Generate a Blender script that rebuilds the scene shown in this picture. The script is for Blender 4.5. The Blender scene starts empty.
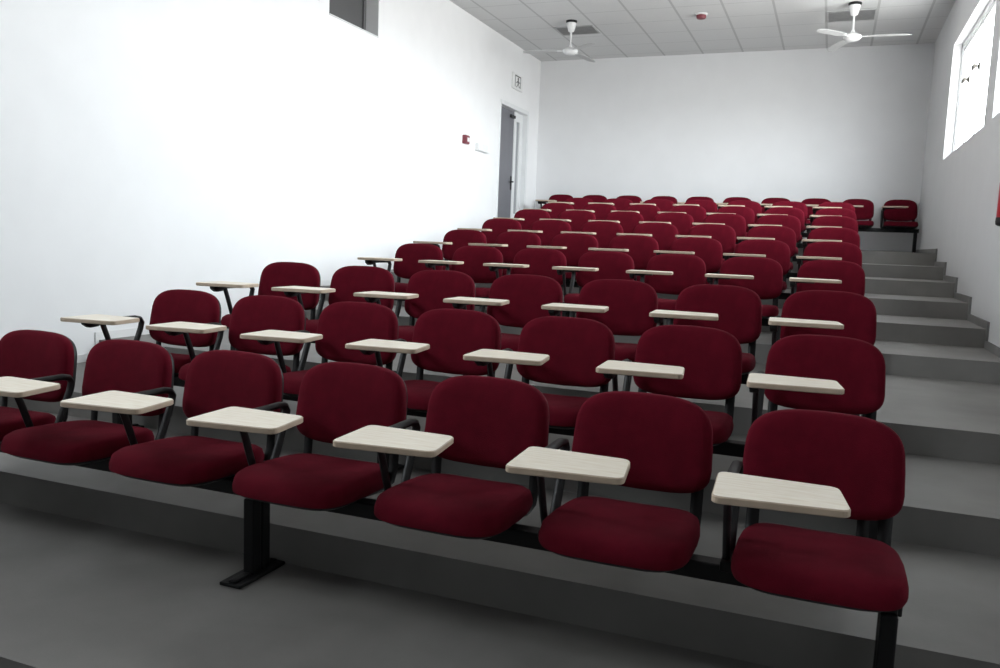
import bpy, bmesh, math, random
from mathutils import Vector, Matrix
random.seed(4)
K = 0.95                      # survey units -> metres
ZO = 1.3598                   # floor of the front tier is z = 0
scn = bpy.context.scene
C = scn.collection
PI = math.pi

# ------------------------------------------------------------------ materials
def mat(name, col, rough=0.6, metal=0.0, noise=0.0, nscale=30.0, bump=0.0, bscale=200.0, sheen=0.0, spec=0.5):
    m = bpy.data.materials.new(name); m.use_nodes = True
    nt = m.node_tree; b = nt.nodes['Principled BSDF']
    b.inputs['Base Color'].default_value = (*col, 1)
    b.inputs['Roughness'].default_value = rough
    b.inputs['Metallic'].default_value = metal
    b.inputs['Specular IOR Level'].default_value = spec
    if sheen:
        b.inputs['Sheen Weight'].default_value = sheen
        b.inputs['Sheen Roughness'].default_value = 0.5
        b.inputs['Sheen Tint'].default_value = (1, .35, .42, 1)
    tc = nt.nodes.new('ShaderNodeTexCoord')
    if noise:
        n = nt.nodes.new('ShaderNodeTexNoise'); n.inputs['Scale'].default_value = nscale
        n.inputs['Detail'].default_value = 5
        nt.links.new(tc.outputs['Object'], n.inputs['Vector'])
        r = nt.nodes.new('ShaderNodeValToRGB')
        r.color_ramp.elements[0].position = .3; r.color_ramp.elements[1].position = .7
        r.color_ramp.elements[0].color = (*[c*(1-noise) for c in col], 1)
        r.color_ramp.elements[1].color = (*[min(1, c*(1+noise)) for c in col], 1)
        nt.links.new(n.outputs['Fac'], r.inputs['Fac'])
        nt.links.new(r.outputs['Color'], b.inputs['Base Color'])
    if bump:
        n2 = nt.nodes.new('ShaderNodeTexNoise'); n2.inputs['Scale'].default_value = bscale
        n2.inputs['Detail'].default_value = 3
        nt.links.new(tc.outputs['Object'], n2.inputs['Vector'])
        bp = nt.nodes.new('ShaderNodeBump'); bp.inputs['Strength'].default_value = bump
        bp.inputs['Distance'].default_value = .01
        nt.links.new(n2.outputs['Fac'], bp.inputs['Height'])
        nt.links.new(bp.outputs['Normal'], b.inputs['Normal'])
    return m

M = {}
M['wall'] = mat('white_plaster_lit', (.88, .88, .89), .85, noise=.015, nscale=3, bump=.06, bscale=60, spec=.2)  # left wall's plaster, lightened to carry the strong daylight on it
M['wall2'] = mat('white_plaster_shaded', (.66, .66, .665), .85, noise=.015, nscale=3, bump=.06, bscale=60, spec=.2)  # same white plaster darkened: the window wall's shade is in the colour
M['wall4'] = mat('white_plaster_rear_dimmed', (.78, .78, .79), .85, noise=.015, nscale=3, bump=.06, bscale=60, spec=.2)  # same white plaster, the rear wall's dimmer light mixed into its colour
M['wall3'] = mat('unseen_wall_darkened', (.10, .10, .105), .8, noise=.03, nscale=3)  # unseen front wall, darkened to cut light bounced onto the seats
M['floor'] = mat('grey_concrete', (.200, .192, .184), .55, noise=.16, nscale=2.2, bump=.05, bscale=90, spec=.35)
M['skirt'] = mat('grey_skirting', (.20, .195, .19), .6, noise=.1, nscale=5)
M['fabric'] = mat('burgundy_fabric', (.108, .0046, .0132), .95, noise=.14, nscale=14, bump=.25, bscale=420, sheen=.035, spec=.08)
M['black'] = mat('black_plastic', (.012, .012, .013), .5, noise=.1, nscale=20, spec=.35)
M['steel'] = mat('black_painted_steel', (.007, .007, .0075), .45, noise=.1, nscale=12, spec=.25)
M['edge'] = mat('tablet_edge_band', (.52, .41, .31), .5, noise=.08, nscale=20)
M['white'] = mat('white_enamel', (.82, .82, .82), .4, noise=.02, nscale=10)
M['frame'] = mat('white_pvc_frame', (.78, .79, .80), .4, noise=.02, nscale=10)
M['fanwhite'] = mat('fan_blade_white', (.52, .52, .52), .6, noise=.02, nscale=10)
M['vent'] = mat('grey_vent_slats', (.46, .46, .46), .6, noise=.08, nscale=12)
M['ventdark'] = mat('dark_vent_backing', (.25, .25, .255), .7, noise=.08, nscale=12)
M['doorgrey'] = mat('grey_door_paint', (.165, .165, .185), .5, noise=.05, nscale=4)
M['doorglass'] = mat('grey_side_panel', (.30, .31, .33), .3, noise=.03, nscale=4)
M['darkglass'] = mat('unlit_window_glass', (.105, .105, .107), .35, noise=.06, nscale=2, spec=.3)
M['greyframe'] = mat('grey_window_frame', (.16, .16, .165), .5, noise=.04, nscale=6)
M['red'] = mat('red_enamel', (.42, .02, .03), .35, noise=.05, nscale=12)
M['darkred'] = mat('dark_red_plastic', (.20, .035, .05), .45, noise=.05, nscale=12)
M['dgrey'] = mat('dark_grey_print', (.11, .11, .11), .6, noise=.05, nscale=12)
M['brass'] = mat('dull_bronze_metal', (.07, .06, .05), .5, .2, noise=.05, nscale=12)

def tablet_mat():
    m = mat('pale_beech_laminate', (.70, .60, .46), .42, spec=.4)
    nt = m.node_tree; b = nt.nodes['Principled BSDF']
    tc = nt.nodes.new('ShaderNodeTexCoord'); mp = nt.nodes.new('ShaderNodeMapping')
    mp.inputs['Scale'].default_value = (9, 90, 9)
    n = nt.nodes.new('ShaderNodeTexNoise'); n.inputs['Scale'].default_value = 1; n.inputs['Detail'].default_value = 6
    r = nt.nodes.new('ShaderNodeValToRGB')
    r.color_ramp.elements[0].position = .3; r.color_ramp.elements[0].color = (.78, .69, .56, 1)
    r.color_ramp.elements[1].position = .7; r.color_ramp.elements[1].color = (.90, .84, .74, 1)
    L = nt.links.new
    L(tc.outputs['Object'], mp.inputs['Vector']); L(mp.outputs['Vector'], n.inputs['Vector'])
    L(n.outputs['Fac'], r.inputs['Fac']); L(r.outputs['Color'], b.inputs['Base Color'])
    return m
M['tablet'] = tablet_mat()

def ceiling_mat():
    # 0.667-unit suspended tiles: thin darker joints by position
    m = mat('suspended_ceiling_tiles', (.60, .60, .60), .9, spec=.1)
    nt = m.node_tree; b = nt.nodes['Principled BSDF']; L = nt.links.new
    tc = nt.nodes.new('ShaderNodeTexCoord'); sep = nt.nodes.new('ShaderNodeSeparateXYZ')
    L(tc.outputs['Object'], sep.inputs['Vector'])
    def mth(op, a, bb=None):
        n = nt.nodes.new('ShaderNodeMath'); n.operation = op
        for i, v in enumerate((a, bb)):
            if v is None: continue
            if isinstance(v, (int, float)): n.inputs[i].default_value = v
            else: L(v, n.inputs[i])
        return n.outputs[0]
    def joint(o, off, pitch, w):
        t = mth('FRACT', mth('DIVIDE', mth('ADD', o, -off*K + 100*pitch*K), pitch*K))
        d = mth('ABSOLUTE', mth('SUBTRACT', t, .5))
        return mth('GREATER_THAN', d, .5 - w/pitch/2)
    j = mth('MAXIMUM', joint(sep.outputs['X'], -.322, .667, .032), joint(sep.outputs['Y'], 12.75, .667, .014))
    n = nt.nodes.new('ShaderNodeTexNoise'); n.inputs['Scale'].default_value = 40; n.inputs['Detail'].default_value = 4
    L(tc.outputs['Object'], n.inputs['Vector'])
    r = nt.nodes.new('ShaderNodeValToRGB')
    r.color_ramp.elements[0].color = (.64, .64, .64, 1); r.color_ramp.elements[1].color = (.71, .71, .71, 1)
    L(n.outputs['Fac'], r.inputs['Fac'])
    mx = nt.nodes.new('ShaderNodeMix'); mx.data_type = 'RGBA'
    L(j, mx.inputs['Factor']); L(r.outputs['Color'], mx.inputs['A']); mx.inputs['B'].default_value = (.50, .50, .50, 1)
    L(mx.outputs['Result'], b.inputs['Base Color'])
    return m
M['ceiling'] = ceiling_mat()

def glass_mat():
    m = bpy.data.materials.new('clear_window_glass'); m.use_nodes = True
    nt = m.node_tree; nt.nodes.clear(); L = nt.links.new
    o = nt.nodes.new('ShaderNodeOutputMaterial'); mx = nt.nodes.new('ShaderNodeMixShader')
    t = nt.nodes.new('ShaderNodeBsdfTransparent'); g = nt.nodes.new('ShaderNodeBsdfGlossy')
    t.inputs['Color'].default_value = (.95, .97, .97, 1); g.inputs['Roughness'].default_value = .02
    lw = nt.nodes.new('ShaderNodeLayerWeight'); lw.inputs['Blend'].default_value = .15
    f = nt.nodes.new('ShaderNodeMath'); f.operation = 'MULTIPLY'; f.inputs[1].default_value = .25
    L(lw.outputs['Facing'], f.inputs[0])
    L(f.outputs[0], mx.inputs[0]); L(t.outputs[0], mx.inputs[1]); L(g.outputs[0], mx.inputs[2]); L(mx.outputs[0], o.inputs[0])
    return m
M['glass'] = glass_mat()

# ------------------------------------------------------------------ helpers
def build(name, bm, mats, parent=None, smooth=False, bevel=0, seg=2, loc=None):
    """link a bmesh (survey units) as one mesh object"""
    if not isinstance(mats, (list, tuple)): mats = [mats]
    bmesh.ops.recalc_face_normals(bm, faces=bm.faces)
    if bevel:
        es = [e for e in bm.edges if len(e.link_faces) == 2 and e.calc_face_angle(0) > .6]
        bmesh.ops.bevel(bm, geom=es, offset=bevel, segments=seg, profile=.5, affect='EDGES', clamp_overlap=True)
    for v in bm.verts: v.co *= K
    me = bpy.data.meshes.new(name); bm.to_mesh(me); bm.free()
    for m in mats: me.materials.append(m)
    if smooth:
        for p in me.polygons: p.use_smooth = True
        try: me.set_sharp_from_angle(angle=math.radians(50))
        except Exception: pass
    o = bpy.data.objects.new(name, me); C.objects.link(o)
    if parent: o.parent = parent
    if loc is not None: o.location = Vector(loc)*K
    return o

def box(bm, x0, x1, y0, y1, z0, z1, mi=0):
    v = [bm.verts.new((x, y, z)) for x in (x0, x1) for y in (y0, y1) for z in (z0, z1)]
    for f in ((0,1,3,2), (4,6,7,5), (0,4,5,1), (2,3,7,6), (0,2,6,4), (1,5,7,3)):
        fc = bm.faces.new([v[i] for i in f]); fc.material_index = mi
    return bm
def nb(): return bmesh.new()

def tube(bm, pts, r, n=10, ry=None, caps=True):
    """tube through pts; r in the first normal, ry in the second"""
    pts = [Vector(p) for p in pts]; ry = ry or r
    rings = []; up = Vector((1, 0, 0))
    for i, p in enumerate(pts):
        d = (pts[min(i+1, len(pts)-1)] - pts[max(i-1, 0)]).normalized()
        a = up - d*up.dot(d)
        if a.length < 1e-3: a = Vector((0, 1, 0)) - d*d.y
        a.normalize(); b = d.cross(a)
        rings.append([bm.verts.new(p + a*(r*math.cos(2*PI*k/n)) + b*(ry*math.sin(2*PI*k/n))) for k in range(n)])
    for A, B in zip(rings, rings[1:]):
        for k in range(n): bm.faces.new((A[k], A[(k+1) % n], B[(k+1) % n], B[k]))
    if caps: bm.faces.new(rings[0][::-1]); bm.faces.new(rings[-1])
    return bm

def lathe(bm, prof, cx=0, cy=0, n=24):
    rings = []
    for r, z in prof:
        rings.append([bm.verts.new((cx+r*math.cos(2*PI*k/n), cy+r*math.sin(2*PI*k/n), z)) for k in range(n)])
    for A, B in zip(rings, rings[1:]):
        for k in range(n): bm.faces.new((A[k], A[(k+1) % n], B[(k+1) % n], B[k]))
    bm.faces.new(rings[0][::-1]); bm.faces.new(rings[-1])
    return bm

def loft(bm, rings, close=True):
    R = [[bm.verts.new(p) for p in r] for r in rings]; n = len(R[0])
    for A, B in zip(R, R[1:]):
        for k in range(n): bm.faces.new((A[k], A[(k+1) % n], B[(k+1) % n], B[k]))
    for ring, rev in ((R[0], True), (R[-1], False)):
        c = sum((v.co for v in ring), Vector())/n
        cv = bm.verts.new(c)
        for k in range(n): bm.faces.new((ring[k], ring[(k+1) % n], cv))
    return bm

def prism(bm, poly, axis, a, b):
    """extrude a 2-D polygon along an axis: x -> poly is (y,z)"""
    def P(u, v, w):
        return (w, u, v) if axis == 'x' else ((u, w, v) if axis == 'y' else (u, v, w))
    A = [bm.verts.new(P(u, v, a)) for u, v in poly]; B = [bm.verts.new(P(u, v, b)) for u, v in poly]
    n = len(poly)
    for k in range(n): bm.faces.new((A[k], A[(k+1) % n], B[(k+1) % n], B[k]))
    bm.faces.new(A[::-1]); bm.faces.new(B)
    return bm

def tag(o, label, cat, group=None):
    o['label'] = label; o['category'] = cat
    if group: o['group'] = group
    return o
def thing(name, label, cat, loc=(0, 0, 0), group=None):
    o = bpy.data.objects.new(name, None); C.objects.link(o)
    o.location = Vector(loc)*K; o.empty_display_size = .1
    return tag(o, label, cat, group)
def struct(o):
    o['kind'] = 'structure'; return o
def dup(root, loc, label):
    def cp(o, parent):
        c = o.copy(); C.objects.link(c); c.parent = parent
        for ch in o.children: cp(ch, c)
        return c
    r = cp(root, None); r.location = Vector(loc)*K; r['label'] = label
    return r

# ------------------------------------------------------------------ layout
H = .1587
ROWY = [2.898, 3.935, 4.972, 6.970, 8.007, 9.043, 10.080, 11.117, 12.154, 14.652]
EDGE = [1.738] + [y - .137 for y in ROWY[:9]]          # front edge of each tier
ZT = [H*k for k in range(10)]; ZT[8] -= .006
XL, XR, YB, YF = -5.30, 1.265, 15.0, -3.2
ZC = 3.38 + ZO
COLX = [.0115 + .6*(j-6) for j in range(7)]
BX0, BS = -4.6654, .6252

# ------------------------------------------------------------------ floor: one stepped concrete body
bm = nb()
prof = [(YF, -H-.3), (YF, -H), (EDGE[0], -H)]
for k in range(10):
    prof.append((EDGE[k], ZT[k]))
    prof.append((EDGE[k+1] if k < 9 else YB+.2, ZT[k]))
prof.append((YB+.2, -H-.3))
bm2 = nb()
A = [bm2.verts.new((XL-.2, u, v)) for u, v in prof]; B = [bm2.verts.new((XR+.2, u, v)) for u, v in prof]
for k in range(len(prof)): bm2.faces.new((A[k], A[(k+1) % len(prof)], B[(k+1) % len(prof)], B[k]))
bm.free()
struct(build('floor', bm2, M['floor']))

# skirting that climbs the tiers along both side walls
def skirting(name, x0, x1, m):
    h, d = .062, .032
    lo = [(YF, -H)]; hi = [(YF, -H+h)]
    lo += [(EDGE[0], -H)]; hi += [(EDGE[0]-d, -H+h)]
    for k in range(10):
        lo += [(EDGE[k], ZT[k])]; hi += [(EDGE[k]-d, ZT[k]+h)]
        ye = EDGE[k+1] if k < 9 else YB
        lo += [(ye, ZT[k])]; hi += [(ye-d if k < 9 else YB, ZT[k]+h)]
    bm = nb(); n = len(lo)
    V = [[bm.verts.new((x, *p)) for p in s] for s in (lo, hi) for x in (x0, x1)]
    l0, l1, h0, h1 = V
    for i in range(n-1):
        bm.faces.new((l0[i], l0[i+1], h0[i+1], h0[i])); bm.faces.new((l1[i], h1[i], h1[i+1], l1[i+1]))
        bm.faces.new((h0[i], h0[i+1], h1[i+1], h1[i])); bm.faces.new((l0[i], l1[i], l1[i+1], l0[i+1]))
    bm.faces.new((l0[0], h0[0], h1[0], l1[0])); bm.faces.new((l0[-1], l1[-1], h1[-1], h0[-1]))
    return struct(build(name, bm, m))
skirting('baseboard_right', XR-.02, XR+.01, M['skirt'])
skirting('baseboard_left', XL-.01, XL+.012, M['white'])
struct(build('baseboard_back', box(nb(), XL+.018, XR-.02, YB-.018, YB+.01, ZT[9], ZT[9]+.03), M['skirt'], bevel=.004))

# ------------------------------------------------------------------ walls with openings
def wall_x(name, x0, x1, opens, m):
    """wall in a YZ plane; opens = (y0,y1,z0,z1)"""
    ys = sorted({YF-.2, YB+.2, *[o[0] for o in opens], *[o[1] for o in opens]})
    zs = sorted({-H-.3, ZC+.15, *[o[2] for o in opens], *[o[3] for o in opens]})
    bm = nb()
    cell = {}
    for i in range(len(ys)-1):
        for j in range(len(zs)-1):
            cy, cz = (ys[i]+ys[i+1])/2, (zs[j]+zs[j+1])/2
            cell[i, j] = not any(o[0] < cy < o[1] and o[2] < cz < o[3] for o in opens)
    vs = {}
    def V(x, y, z):
        k = (x, round(y, 5), round(z, 5))
        if k not in vs: vs[k] = bm.verts.new(k)
        return vs[k]
    for (i, j), solid in cell.items():
        if not solid: continue
        a, b, c, d = ys[i], ys[i+1], zs[j], zs[j+1]
        bm.faces.new((V(x0,a,c), V(x0,b,c), V(x0,b,d), V(x0,a,d)))
        bm.faces.new((V(x1,a,c), V(x1,a,d), V(x1,b,d), V(x1,b,c)))
        if not cell.get((i-1, j), False): bm.faces.new((V(x0,a,c), V(x0,a,d), V(x1,a,d), V(x1,a,c)))
        if not cell.get((i+1, j), False): bm.faces.new((V(x0,b,c), V(x1,b,c), V(x1,b,d), V(x0,b,d)))
        if not cell.get((i, j-1), False): bm.faces.new((V(x0,a,c), V(x1,a,c), V(x1,b,c), V(x0,b,c)))
        if not cell.get((i, j+1), False): bm.faces.new((V(x0,a,d), V(x0,b,d), V(x1,b,d), V(x1,a,d)))
    return struct(build(name, bm, m))

WZ0, WZ1 = 1.285+ZO, 2.745+ZO
WINS = [(9.20, 12.345), (5.63, 8.775)]
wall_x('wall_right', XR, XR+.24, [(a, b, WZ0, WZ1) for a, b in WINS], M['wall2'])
LW = (7.985, 9.04, 2.405+ZO, 3.16+ZO)
FW = (.3, 2.6, 1.0+ZO, 2.3+ZO)                            # unseen window added abreast of the camera to light the front-left floor
LD = (13.06, 14.44, ZT[9], 2.372+ZO)
wall_x('wall_left', XL-.24, XL, [LW, LD, FW], M['wall'])
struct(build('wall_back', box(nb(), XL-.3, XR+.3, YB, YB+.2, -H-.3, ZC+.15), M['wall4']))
struct(build('wall_front', box(nb(), XL-.3, XR+.3, YF-.2, YF, -H-.3, ZC+.15), M['wall3']))
struct(build('ceiling', box(nb(), XL-.3, XR+.3, YF-.2, YB+.2, ZC, ZC+.12), M['ceiling']))

# ------------------------------------------------------------------ right-hand windows (white frames, four sashes)
def right_window(name, y0, y1, nsash, handles):
    x0, x1 = XR+.10, XR+.16
    w = struct(build(name, box(box(box(box(nb(), x0, x1, y0, y1, WZ0, WZ0+.06), x0, x1, y0, y1, WZ1-.06, WZ1),
               x0, x1, y0, y0+.06, WZ0+.06, WZ1-.06), x0, x1, y1-.06, y1, WZ0+.06, WZ1-.06), M['frame'], bevel=.006))
    ya, yb = y0+.06, y1-.06; s = (yb-ya)/nsash
    for k in range(nsash):
        a, b = ya+k*s+.004, ya+(k+1)*s-.004; za, zb = WZ0+.064, WZ1-.064; t = .048
        bm = nb(); xa, xb = x0+.014, x0+.036
        box(bm, xa, xb, a, b, za, za+t); box(bm, xa, xb, a, b, zb-t, zb)
        box(bm, xa, xb, a, a+t, za+t, zb-t); box(bm, xa, xb, b-t, b, za+t, zb-t)
        sh = build('sash', bm, M['frame'], w, bevel=.004)
        build('pane', box(nb(), x0+.025, x0+.031, a+t, b-t, za+t, zb-t), M['glass'], sh)
        if k in handles:
            hy = a+.022; hz = 2.16+ZO
            bm = box(nb(), xa-.012, xa, hy-.03, hy+.04, hz-.035, hz+.035)
            box(bm, xa-.04, xa-.012, hy-.014, hy+.014, hz-.014, hz+.014)
            box(bm, xa-.06, xa-.035, hy-.03, hy+.14, hz-.026, hz+.026)
            build('window_handle', bm, M['brass'], sh, bevel=.004)
    return w
right_window('window_1', *WINS[0], 4, (2, 3))
right_window('window_2', *WINS[1], 4, (2,))


# high window in the left wall, glass coloured dark to stand for an unlit corridor
y0, y1, z0, z1 = LW
xg = XL-.17
bm = nb(); t = .05
box(bm, xg-.05, xg, y0, y1, z0, z0+t); box(bm, xg-.05, xg, y0, y1, z1-t, z1)
box(bm, xg-.05, xg, y0, y0+t, z0+t, z1-t); box(bm, xg-.05, xg, y1-t, y1, z0+t, z1-t)
w4 = struct(build('window_3', bm, M['greyframe'], bevel=.005))
build('pane', box(nb(), xg-.035, xg-.025, y0+t, y1-t, z0+t, z1-t), M['darkglass'], w4)
build('window_sill', box(nb(), xg, XL+.012, y0, y1, z0-.001, z0+.012), M['frame'], w4, bevel=.003)

y0, y1, z0, z1 = FW; bm = nb(); t = .06  # frame and pane of the added daylight window
for q in ((y0, y1, z0, z0+t), (y0, y1, z1-t, z1), (y0, y0+t, z0+t, z1-t), (y1-t, y1, z0+t, z1-t), ((y0+y1)/2-t/2, (y0+y1)/2+t/2, z0+t, z1-t)):
    box(bm, XL-.16, XL-.10, *q)
w5 = struct(build('window_added', bm, M['frame'], bevel=.005))
build('pane', box(nb(), XL-.135, XL-.129, y0+t, y1-t, z0+t, z1-t), M['glass'], w5)

# ------------------------------------------------------------------ door in the left wall at platform level
y0, y1, z0, z1 = LD
xd = XL-.07
bm = nb(); t = .075
box(bm, xd-.07, XL+.015, y0-.0, y0+.03, z0, z1); box(bm, xd-.07, XL+.015, y1-t, y1, z0, z1)
box(bm, xd-.07, XL+.015, y0+.03, y1-t, z1-t, z1)
ym = y0+.86
box(bm, xd-.06, xd+.012, ym, ym+.09, z0, z1-t)
d1 = struct(build('door_1', bm, M['frame'], bevel=.006))
lf = build('leaf', box(nb(), xd-.05, xd-.005, y0+.034, ym-.004, z0+.008, z1-t-.004), M['doorgrey'], d1, bevel=.004)
bm = box(nb(), xd-.005, xd+.006, ym-.075, ym-.03, z0+.86, z0+1.10)
tube(bm, [(xd+.004, ym-.052, z0+1.0), (xd+.045, ym-.052, z0+1.0), (xd+.05, ym-.07, z0+1.0), (xd+.05, ym-.18, z0+1.0)], .011, 8)
build('handle', bm, M['black'], lf)
bm = box(nb(), xd-.005, xd+.035, ym-.22, ym-.02, z1-t-.13, z1-t-.08)
build('door_closer', bm, M['black'], lf, bevel=.005)
sp = build('side_panel', box(box(box(box(nb(), xd-.05, xd, ym+.094, y1-t-.002, z0+.004, z0+.45), xd-.05, xd, ym+.094, y1-t-.002, z1-t-.16, z1-t-.004),
        xd-.05, xd, ym+.094, ym+.13, z0+.45, z1-t-.16), xd-.05, xd, y1-t-.15, y1-t-.002, z0+.45, z1-t-.16), M['frame'], d1, bevel=.004)
build('pane', box(nb(), xd-.035, xd-.025, ym+.13, y1-t-.15, z0+.45, z1-t-.16), M['doorglass'], sp)

# ------------------------------------------------------------------ seat with writing tablet
def sup(a, b, n_top, n_bot, N=44):
    pts = []
    for k in range(N):
        t = 2*PI*k/N; c, s = math.cos(t), math.sin(t)
        n = n_top if s >= 0 else n_bot
        pts.append((a*math.copysign(abs(c)**(2/n), c), b*math.copysign(abs(s)**(2/n), s)))
    return pts

def make_seat(label, loc, group):
    root = thing('lecture_seat', label, 'chair', loc, group)
    # seat cushion
    cy = -.285; ol = [(x+.008, y) for x, y in sup(.242, .252, 4.5, 5.0)]
    def seat_ring(sc, z):
        r = []
        for x, y in ol:
            x, y = x*sc, y*sc
            taper = 1 - .05*max(0, y/.25)
            fr = max(0, (-y-.12)/.13)
            zz = z + .010 - .022*fr*fr*(1 if z > .41 else .3) + .012*(-y)/.25 + .010*(x/.24)**2*(1 if z > .43 else 0)
            r.append((x*taper, cy+y, zz))
        return r
    bm = loft(nb(), [seat_ring(.90, .388), seat_ring(.975, .394), seat_ring(1.0, .412), seat_ring(.998, .428), seat_ring(.97, .446), seat_ring(.90, .459), seat_ring(.72, .466), seat_ring(.4, .465)])
    build('seat', bm, M['fabric'], root, smooth=True)
    bm = loft(nb(), [seat_ring(.60, .371), seat_ring(.86, .374), seat_ring(.935, .386), seat_ring(.935, .393)])
    build('seat_shell', bm, M['black'], root, smooth=True)
    # backrest: arched, dished, leaning back
    ob = sup(.249, .161, 3.7, 4.8)
    tilt = math.radians(9)
    def back_ring(sc, y, dz=0):
        r = []
        for x, z in ob:
            x, z = x*sc, z*sc
            z += (.012 if z > 0 else .010)*(1-(x/.247)**2)*(1 if z > 0 else -1)
            x *= 1 - .035*(z/.17)
            yy = y - .32*x*x
            zc = z - .15
            r.append((x, yy*math.cos(tilt) + zc*math.sin(tilt) + .02, .832 + zc*math.cos(tilt) - yy*math.sin(tilt) - .012))
        return r
    bm = loft(nb(), [back_ring(.95, .022), back_ring(.99, .016), back_ring(1.0, -.004), back_ring(.985, -.020), back_ring(.94, -.031), back_ring(.80, -.038), back_ring(.45, -.041)])
    build('backrest', bm, M['fabric'], root, smooth=True)
    bm = loft(nb(), [back_ring(.97, .016), back_ring(.98, .026), back_ring(.94, .042), back_ring(.5, .046)])
    build('back_shell', bm, M['black'], root, smooth=True)
    for s in (-1, 1):
        x = .205*s
        bm = tube(nb(), [(x*.8, -.26, .376), (x, -.12, .378), (x, -.055, .39), (x, -.028, .44), (x, -.02, .52), (x, .004, .63)], .021, 8, .009)
        build('back_support', bm, M['steel'], root, smooth=True)
    # inverted-U arm on the tablet side
    ax = -.258
    bm = tube(nb(), [(ax, -.285, .385), (ax, -.315, .45), (ax, -.36, .57), (ax, -.395, .655), (ax, -.415, .670), (ax, -.45, .674),
                     (ax, -.30, .676), (ax, -.14, .678)][:5], .0125, 8, .017)
    tube(bm, [(ax, -.52, .664), (ax, -.45, .666), (ax, -.30, .668), (ax, -.155, .668), (ax, -.118, .661), (ax, -.102, .638), (ax, -.112, .60), (ax, -.16, .49), (ax, -.19, .43), (ax, -.215, .385)], .018, 8, .0145)
    build('arm_frame', bm, M['black'], root, smooth=True)
    bm = box(nb(), ax-.016, ax+.06, -.33, -.185, .365, .40)
    build('arm_bracket', bm, M['steel'], root, bevel=.008)
    bm = box(nb(), -.06, .06, -.33, -.21, .375, .386)
    build('beam_clamp', bm, M['steel'], root, bevel=.006)
    # tablet
    cs = [(-.275, -.672), (.078, -.632), (.048, -.408), (-.289, -.400)]
    rr = [.028, .03, .03, .03]; poly = []
    for i in range(4):
        p = Vector((*cs[i], 0)); a = Vector((*cs[i-1], 0)); b = Vector((*cs[(i+1) % 4], 0))
        da = (a-p).normalized(); db = (b-p).normalized()
        P0 = p+da*rr[i]; P1 = p+db*rr[i]
        for k in range(6):
            u = k/5; q = P0*(1-u)**2 + p*2*u*(1-u) + P1*u*u
            poly.append((q.x, q.y))
    cxm = sum(q[0] for q in poly)/len(poly); cym = sum(q[1] for q in poly)/len(poly)
    def tr(ins, z):
        return [(cxm+(x-cxm)*(1-ins/.17), cym+(y-cym)*(1-ins/.12), z) for x, y in poly]
    bm = loft(nb(), [tr(.003, .683), tr(0, .686), tr(0, .701), tr(.003, .7045)])
    n = len(poly)
    for i, f in enumerate(bm.faces): f.material_index = 1 if i < 3*n else (1 if i < 4*n else 0)
    tb = build('writing_tablet', bm, [M['tablet'], M['edge']], root)
    bm = box(nb(), ax-.012, ax+.15, -.47, -.43, .668, .6835)
    prism(bm, [(-.53, .681), (-.525, .655), (-.49, .635), (-.43, .640), (-.405, .672), (-.41, .681)], 'x', ax-.018, ax+.018)
    build('hinge', bm, M['black'], tb, bevel=.004)
    return root

ROWN = ['front row', 'second row', 'third row', 'fourth row', 'fifth row', 'sixth row', 'seventh row', 'eighth row', 'ninth row']
COLN = ['at the left wall end', 'second from the left wall', 'third from the left wall', 'midway along the row',
        'third from the stair aisle', 'second from the stair aisle', 'at the stair aisle end']
BKN = ['leftmost, near the grey door', 'second from the left', 'third from the left', 'fourth from the left', 'fifth from the left',
       'fifth from the right wall', 'fourth from the right wall', 'third from the right wall', 'second from right', 'rightmost, in the corner']
GRP = 'burgundy lecture seats with writing tablets'
proto = None
def add_seat(x, y, z, label):
    global proto
    if proto is None: proto = make_seat(label, (x, y, z), GRP); return proto
    return dup(proto, (x, y, z), label)
extra = None
for i in range(9):
    for j in range(7):
        st = add_seat(COLX[j]+(.013 if i == 0 else 0), ROWY[i], ZT[i], 'burgundy seat with pale writing tablet in the %s, %s' % (ROWN[i], COLN[j]))
        if i in (7, 8):                                # backs set a notch lower on their uprights
            for ch in st.children:
                if ch.name.startswith(('backrest', 'back_shell')): ch.location.z -= (.018, .036)[i-7]*K
        if j == 6:                                     # the aisle seats carry a third upright
            if extra is None:
                extra = build('back_support', tube(nb(), [(.12, -.26, .376), (.135, -.12, .378), (.14, -.055, .39), (.14, -.028, .44), (.14, -.02, .52), (.14, .0, .62)], .019, 8, .009), M['steel'], st, smooth=True)
            else:
                e = extra.copy(); C.objects.link(e); e.parent = st
for j in range(10):
    add_seat(BX0+BS*j, ROWY[9], ZT[9], 'burgundy tablet seat in the back row under the rear wall, ' + BKN[j])

# ------------------------------------------------------------------ beams on pedestals
def make_beam(x0, x1, legs, loc, label):
    root = thing('seat_beam', label, 'seat frame', loc, 'black beams carrying the seat rows')
    build('beam', box(nb(), x0, x1, -.30, -.235, .317, .376), M['steel'], root, bevel=.006)
    build('end_cap', box(nb(), x1, x1+.012, -.303, -.232, .314, .379), M['black'], root, bevel=.004)
    for lx in legs:
        lg = build('leg', box(box(nb(), lx-.024, lx+.024, -.322, -.268, .012, .318), lx-.024, lx+.024, -.263, -.212, .012, .318), M['steel'], root, bevel=.006)
        bm = box(nb(), lx-.05, lx+.05, -.43, -.145, 0, .014)
        box(bm, lx-.016, lx+.016, -.42, -.155, .014, .022)
        build('foot', bm, M['steel'], lg, bevel=.004)
    return root
bx0, bx1 = COLX[0]-.28, COLX[6]+.25
bp = make_beam(bx0, bx1, (COLX[0]-.25, COLX[3]-.262, COLX[6]+.228), (0, ROWY[0], ZT[0]), 'black steel beam on pedestal legs under the front row of seats')
for i in range(1, 9):
    dup(bp, (0, ROWY[i], ZT[i]), 'black steel beam on pedestal legs under the %s of seats' % ROWN[i])
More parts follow.
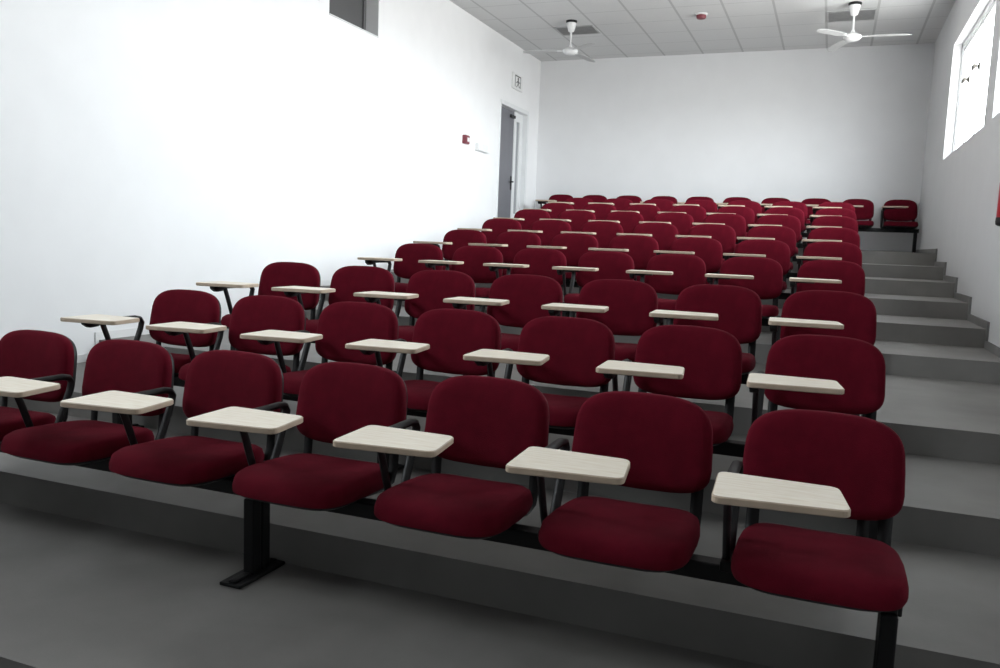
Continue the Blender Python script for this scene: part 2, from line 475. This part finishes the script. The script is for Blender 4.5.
make_beam(BX0-.28, BX0+9*BS+.262, (BX0-.25, BX0+3*BS-.25, BX0+6*BS-.25, BX0+9*BS+.23), (0, ROWY[9], ZT[9]), 'long black steel beam under the back row, one leg in the right corner')

# ------------------------------------------------------------------ ceiling fans, vents, detector
def make_fan(label, loc, rot):
    r = thing('ceiling_fan', label, 'ceiling fan', loc, 'white ceiling fans')
    build('mounting_plate', lathe(nb(), [(.075, -.03), (.085, -.022), (.085, 0)]), M['black'], r, smooth=True)
    build('canopy', lathe(nb(), [(.018, -.17), (.045, -.155), (.070, -.06), (.072, -.032)]), M['white'], r, smooth=True)
    build('downrod', lathe(nb(), [(.013, -.40), (.013, -.15)], n=12), M['white'], r, smooth=True)
    mt = build('motor', lathe(nb(), [(.03, -.50), (.085, -.488), (.115, -.455), (.115, -.43), (.07, -.405), (.03, -.385), (.022, -.36)]), M['white'], r, smooth=True)
    for k in range(3):
        a = rot + k*2*PI/3
        bm = nb(); L0, L1 = .20, .72
        rings = []
        for u in [i/8 for i in range(9)]:
            x = L0+(L1-L0)*u; hw = .055+.018*math.sin(PI*min(1, u*.9+.1)) - (.03 if u > .97 else 0)
            z = -.452-.02*u; tw = .005
            rings.append([(x, -hw, z-tw), (x, hw, z+tw), (x, hw, z+tw+.006), (x, -hw, z-tw+.006)])
        loft(bm, rings)
        bmesh.ops.rotate(bm, verts=bm.verts, cent=(0, 0, 0), matrix=Matrix.Rotation(a, 3, 'Z'))
        bl = build('blade', bm, M['fanwhite'], r)
        bm = nb(); box(bm, .09, .26, -.018, .018, -.452, -.444)
        bmesh.ops.rotate(bm, verts=bm.verts, cent=(0, 0, 0), matrix=Matrix.Rotation(a, 3, 'Z'))
        build('blade_iron', bm, M['white'], bl)
    return r
make_fan('white three-bladed ceiling fan on the left, nearer the grey door', (-3.93, 12.44, ZC), math.radians(75))
make_fan('white three-bladed ceiling fan on the right, near the windows', (.045, 12.45, ZC), math.radians(-6))

def make_vent(label, x0, x1, y0, y1):
    r = thing('ceiling_vent', label, 'vent', ((x0+x1)/2, (y0+y1)/2, ZC), 'grey ceiling vents')
    a, b = (x1-x0)/2, (y1-y0)/2
    build('backing', box(nb(), -a+.012, a-.012, -b+.012, b-.012, -.006, -.001), M['ventdark'], r)
    build('frame', box(box(box(box(nb(), -a, a, -b, -b+.025, -.014, 0), -a, a, b-.025, b, -.014, 0), -a, -a+.025, -b+.025, b-.025, -.014, 0), a-.025, a, -b+.025, b-.025, -.014, 0), M['vent'], r, bevel=.002)
    bm = nb(); n = 11
    for k in range(n):
        y = -b+.05+(2*b-.1)*k/(n-1)
        prism(bm, [(y-.012, -.016), (y-.009, -.018), (y+.012, -.004), (y+.009, -.002)], 'x', -a+.02, a-.02)
    build('slats', bm, M['vent'], r)
make_vent('grey square ceiling vent on the left beside a fan', -4.315, -3.675, 12.72, 13.22)
make_vent('grey square ceiling vent on the right behind a fan', -.315, .335, 12.78, 13.34)

r = thing('smoke_detector', 'small red smoke detector on the ceiling between the two fans', 'smoke detector', (-2.0, 12.51, ZC))
build('base', lathe(nb(), [(.075, -.02), (.09, -.012), (.09, 0)]), M['white'], r, smooth=True)
build('sensor_head', lathe(nb(), [(.03, -.075), (.062, -.065), (.07, -.045), (.07, -.02)]), M['darkred'], r, smooth=True)

# ------------------------------------------------------------------ things on the walls
r = thing('exit_sign', 'small white exit sign with dark running figure above the grey door', 'sign', (XL, 13.76, 2.77+ZO))
build('panel', box(nb(), 0, .035, -.24, .24, -.135, .135), M['white'], r, bevel=.008)
bm = nb()
def px(y0, y1, z0, z1): box(bm, .0352, .0375, y0, y1, z0, z1)
px(-.15, .13, .08, .10); px(.11, .13, -.10, .08); px(-.15, -.13, -.10, .08)       # doorway
prism(bm, [(.00+.030*math.cos(a), .045+.030*math.sin(a)) for a in [2*PI*k/12 for k in range(12)]], 'x', .0352, .0375)
for q in ([(-.03, .015), (.02, .02), (.03, -.04), (-.02, -.045)], [(.02, .015), (.085, -.005), (.085, -.022), (.02, -.005)], [(-.03, .012), (-.09, -.02), (-.085, -.035), (-.025, -.008)],
          [(-.02, -.04), (.005, -.042), (-.06, -.10), (-.09, -.10)], [(.005, -.04), (.03, -.038), (.085, -.085), (.06, -.10)]):
    prism(bm, q, 'x', .0352, .0375)
build('pictogram', bm, M['dgrey'], r)

r = thing('fire_alarm_switch', 'small dark red fire alarm box on the left wall', 'alarm', (XL, 11.66, 1.525+ZO))
build('housing', box(nb(), 0, .06, -.075, .075, -.065, .065), M['darkred'], r, bevel=.008)
build('press_plate', box(nb(), .06, .066, -.02, .05, -.03, .03), M['white'], r, bevel=.002)

r = thing('wall_box', 'small white box on the left wall between alarm and door', 'wall box', (XL, 12.28, 1.48+ZO))
build('casing', box(nb(), 0, .05, -.2, .2, -.05, .05), M['white'], r, bevel=.008)
build('ledge', box(nb(), 0, .075, -.21, .21, -.066, -.05), M['white'], r, bevel=.004)

bm = tube(nb(), [(XL+.008, 7.76, 2.50+ZO), (XL+.012, 7.80, 2.56+ZO), (XL+.012, 7.775, 2.65+ZO), (XL+.01, 7.78, 2.85+ZO), (XL+.01, 7.78, ZC)], .010, 8)
tag(build('cable', bm, M['dgrey'], smooth=True), 'thin dark cable hanging beside the dark high window', 'cable')

r = thing('fire_extinguisher', 'red fire extinguisher with black base hung on the right wall', 'fire extinguisher', (XR-.112, 6.80, .258+ZO))
build('cylinder', lathe(nb(), [(.075, .03), (.085, .045), (.085, .29), (.075, .335), (.045, .365), (.026, .375), (.026, .39)], n=28), M['red'], r, smooth=True)
build('base_ring', lathe(nb(), [(.07, -.01), (.086, 0), (.089, .02), (.087, .05)], n=28), M['black'], r, smooth=True)
bm = lathe(nb(), [(.024, .388), (.028, .43), (.018, .455)], n=12)
box(bm, -.012, .012, -.12, .03, .455, .47); box(bm, -.012, .012, -.11, .03, .425, .437)
vl = build('valve', bm, M['black'], r)
build('hose', tube(nb(), [(0, .02, .42), (-.02, .09, .41), (-.03, .115, .34), (-.03, .105, .22), (-.03, .10, .10)], .014, 8), M['black'], r, smooth=True)
build('wall_bracket', box(nb(), .08, .112, -.04, .04, .20, .34), M['black'], r, bevel=.004)

# ------------------------------------------------------------------ light: overcast daylight through the windows, plus one added unseen window
W = bpy.data.worlds.new('overcast_sky'); scn.world = W; W.use_nodes = True
bg = W.node_tree.nodes['Background']
# bright hazy horizon, duller overhead, sunlit ground below
nt = W.node_tree; tc = nt.nodes.new('ShaderNodeTexCoord'); sp = nt.nodes.new('ShaderNodeSeparateXYZ')
mr = nt.nodes.new('ShaderNodeMapRange'); mr.inputs['From Min'].default_value = -1; mr.inputs['From Max'].default_value = 1
cr = nt.nodes.new('ShaderNodeValToRGB'); e = cr.color_ramp.elements
e[0].position = 0; e[0].color = (.42, .41, .40, 1); e[1].position = 1; e[1].color = (.16, .165, .17, 1)
for p_, c_ in ((.46, (.50, .49, .48, 1)), (.52, (.97, .985, 1, 1)), (.62, (.93, .965, 1, 1)), (.75, (.55, .57, .59, 1)), (.87, (.26, .27, .28, 1))):
    k_ = e.new(p_); k_.color = c_
nt.links.new(tc.outputs['Generated'], sp.inputs[0]); nt.links.new(sp.outputs['Z'], mr.inputs['Value'])
nt.links.new(mr.outputs['Result'], cr.inputs['Fac']); nt.links.new(cr.outputs['Color'], bg.inputs['Color'])
bg.inputs['Strength'].default_value = 22.0
for y0, y1 in WINS:
    L = bpy.data.lights.new('window_portal', 'AREA'); L.shape = 'RECTANGLE'
    L.size = (WZ1-WZ0)*K; L.size_y = (y1-y0)*K
    L.cycles.is_portal = True
    o = bpy.data.objects.new('window_portal', L); C.objects.link(o)
    o.location = Vector((XR+.26, (y0+y1)/2, (WZ0+WZ1)/2))*K
    o.rotation_euler = (0, PI/2, 0)

y0, y1, z0, z1 = FW  # portal for the added left window
L = bpy.data.lights.new('window_portal', 'AREA'); L.shape = 'RECTANGLE'
L.size = (z1-z0)*K; L.size_y = (y1-y0)*K; L.cycles.is_portal = True
o = bpy.data.objects.new('window_portal', L); C.objects.link(o)
o.location = Vector((XL-.26, (y0+y1)/2, (z0+z1)/2))*K; o.rotation_euler = (0, -PI/2, 0)

# ------------------------------------------------------------------ camera
R = Vector((.92810211, .37037068, .03810566)); U = Vector((-.07613766, .08861069, .99315215)); F = Vector((-.36445787, .92464788, -.11043893))
cam = bpy.data.cameras.new('camera'); co = bpy.data.objects.new('camera', cam); C.objects.link(co)
m = Matrix((R, U, -F)).transposed().to_4x4(); m.translation = Vector((0, 0, ZO))*K
co.matrix_world = m
cam.sensor_width = 36; cam.sensor_fit = 'HORIZONTAL'; cam.lens = 826.33/1000*36; cam.clip_start = .05
scn.camera = co
scn.view_settings.view_transform = 'Standard'
scn.view_settings.look = 'None'
scn.view_settings.exposure = 0.74
scn.cycles.use_denoising = True
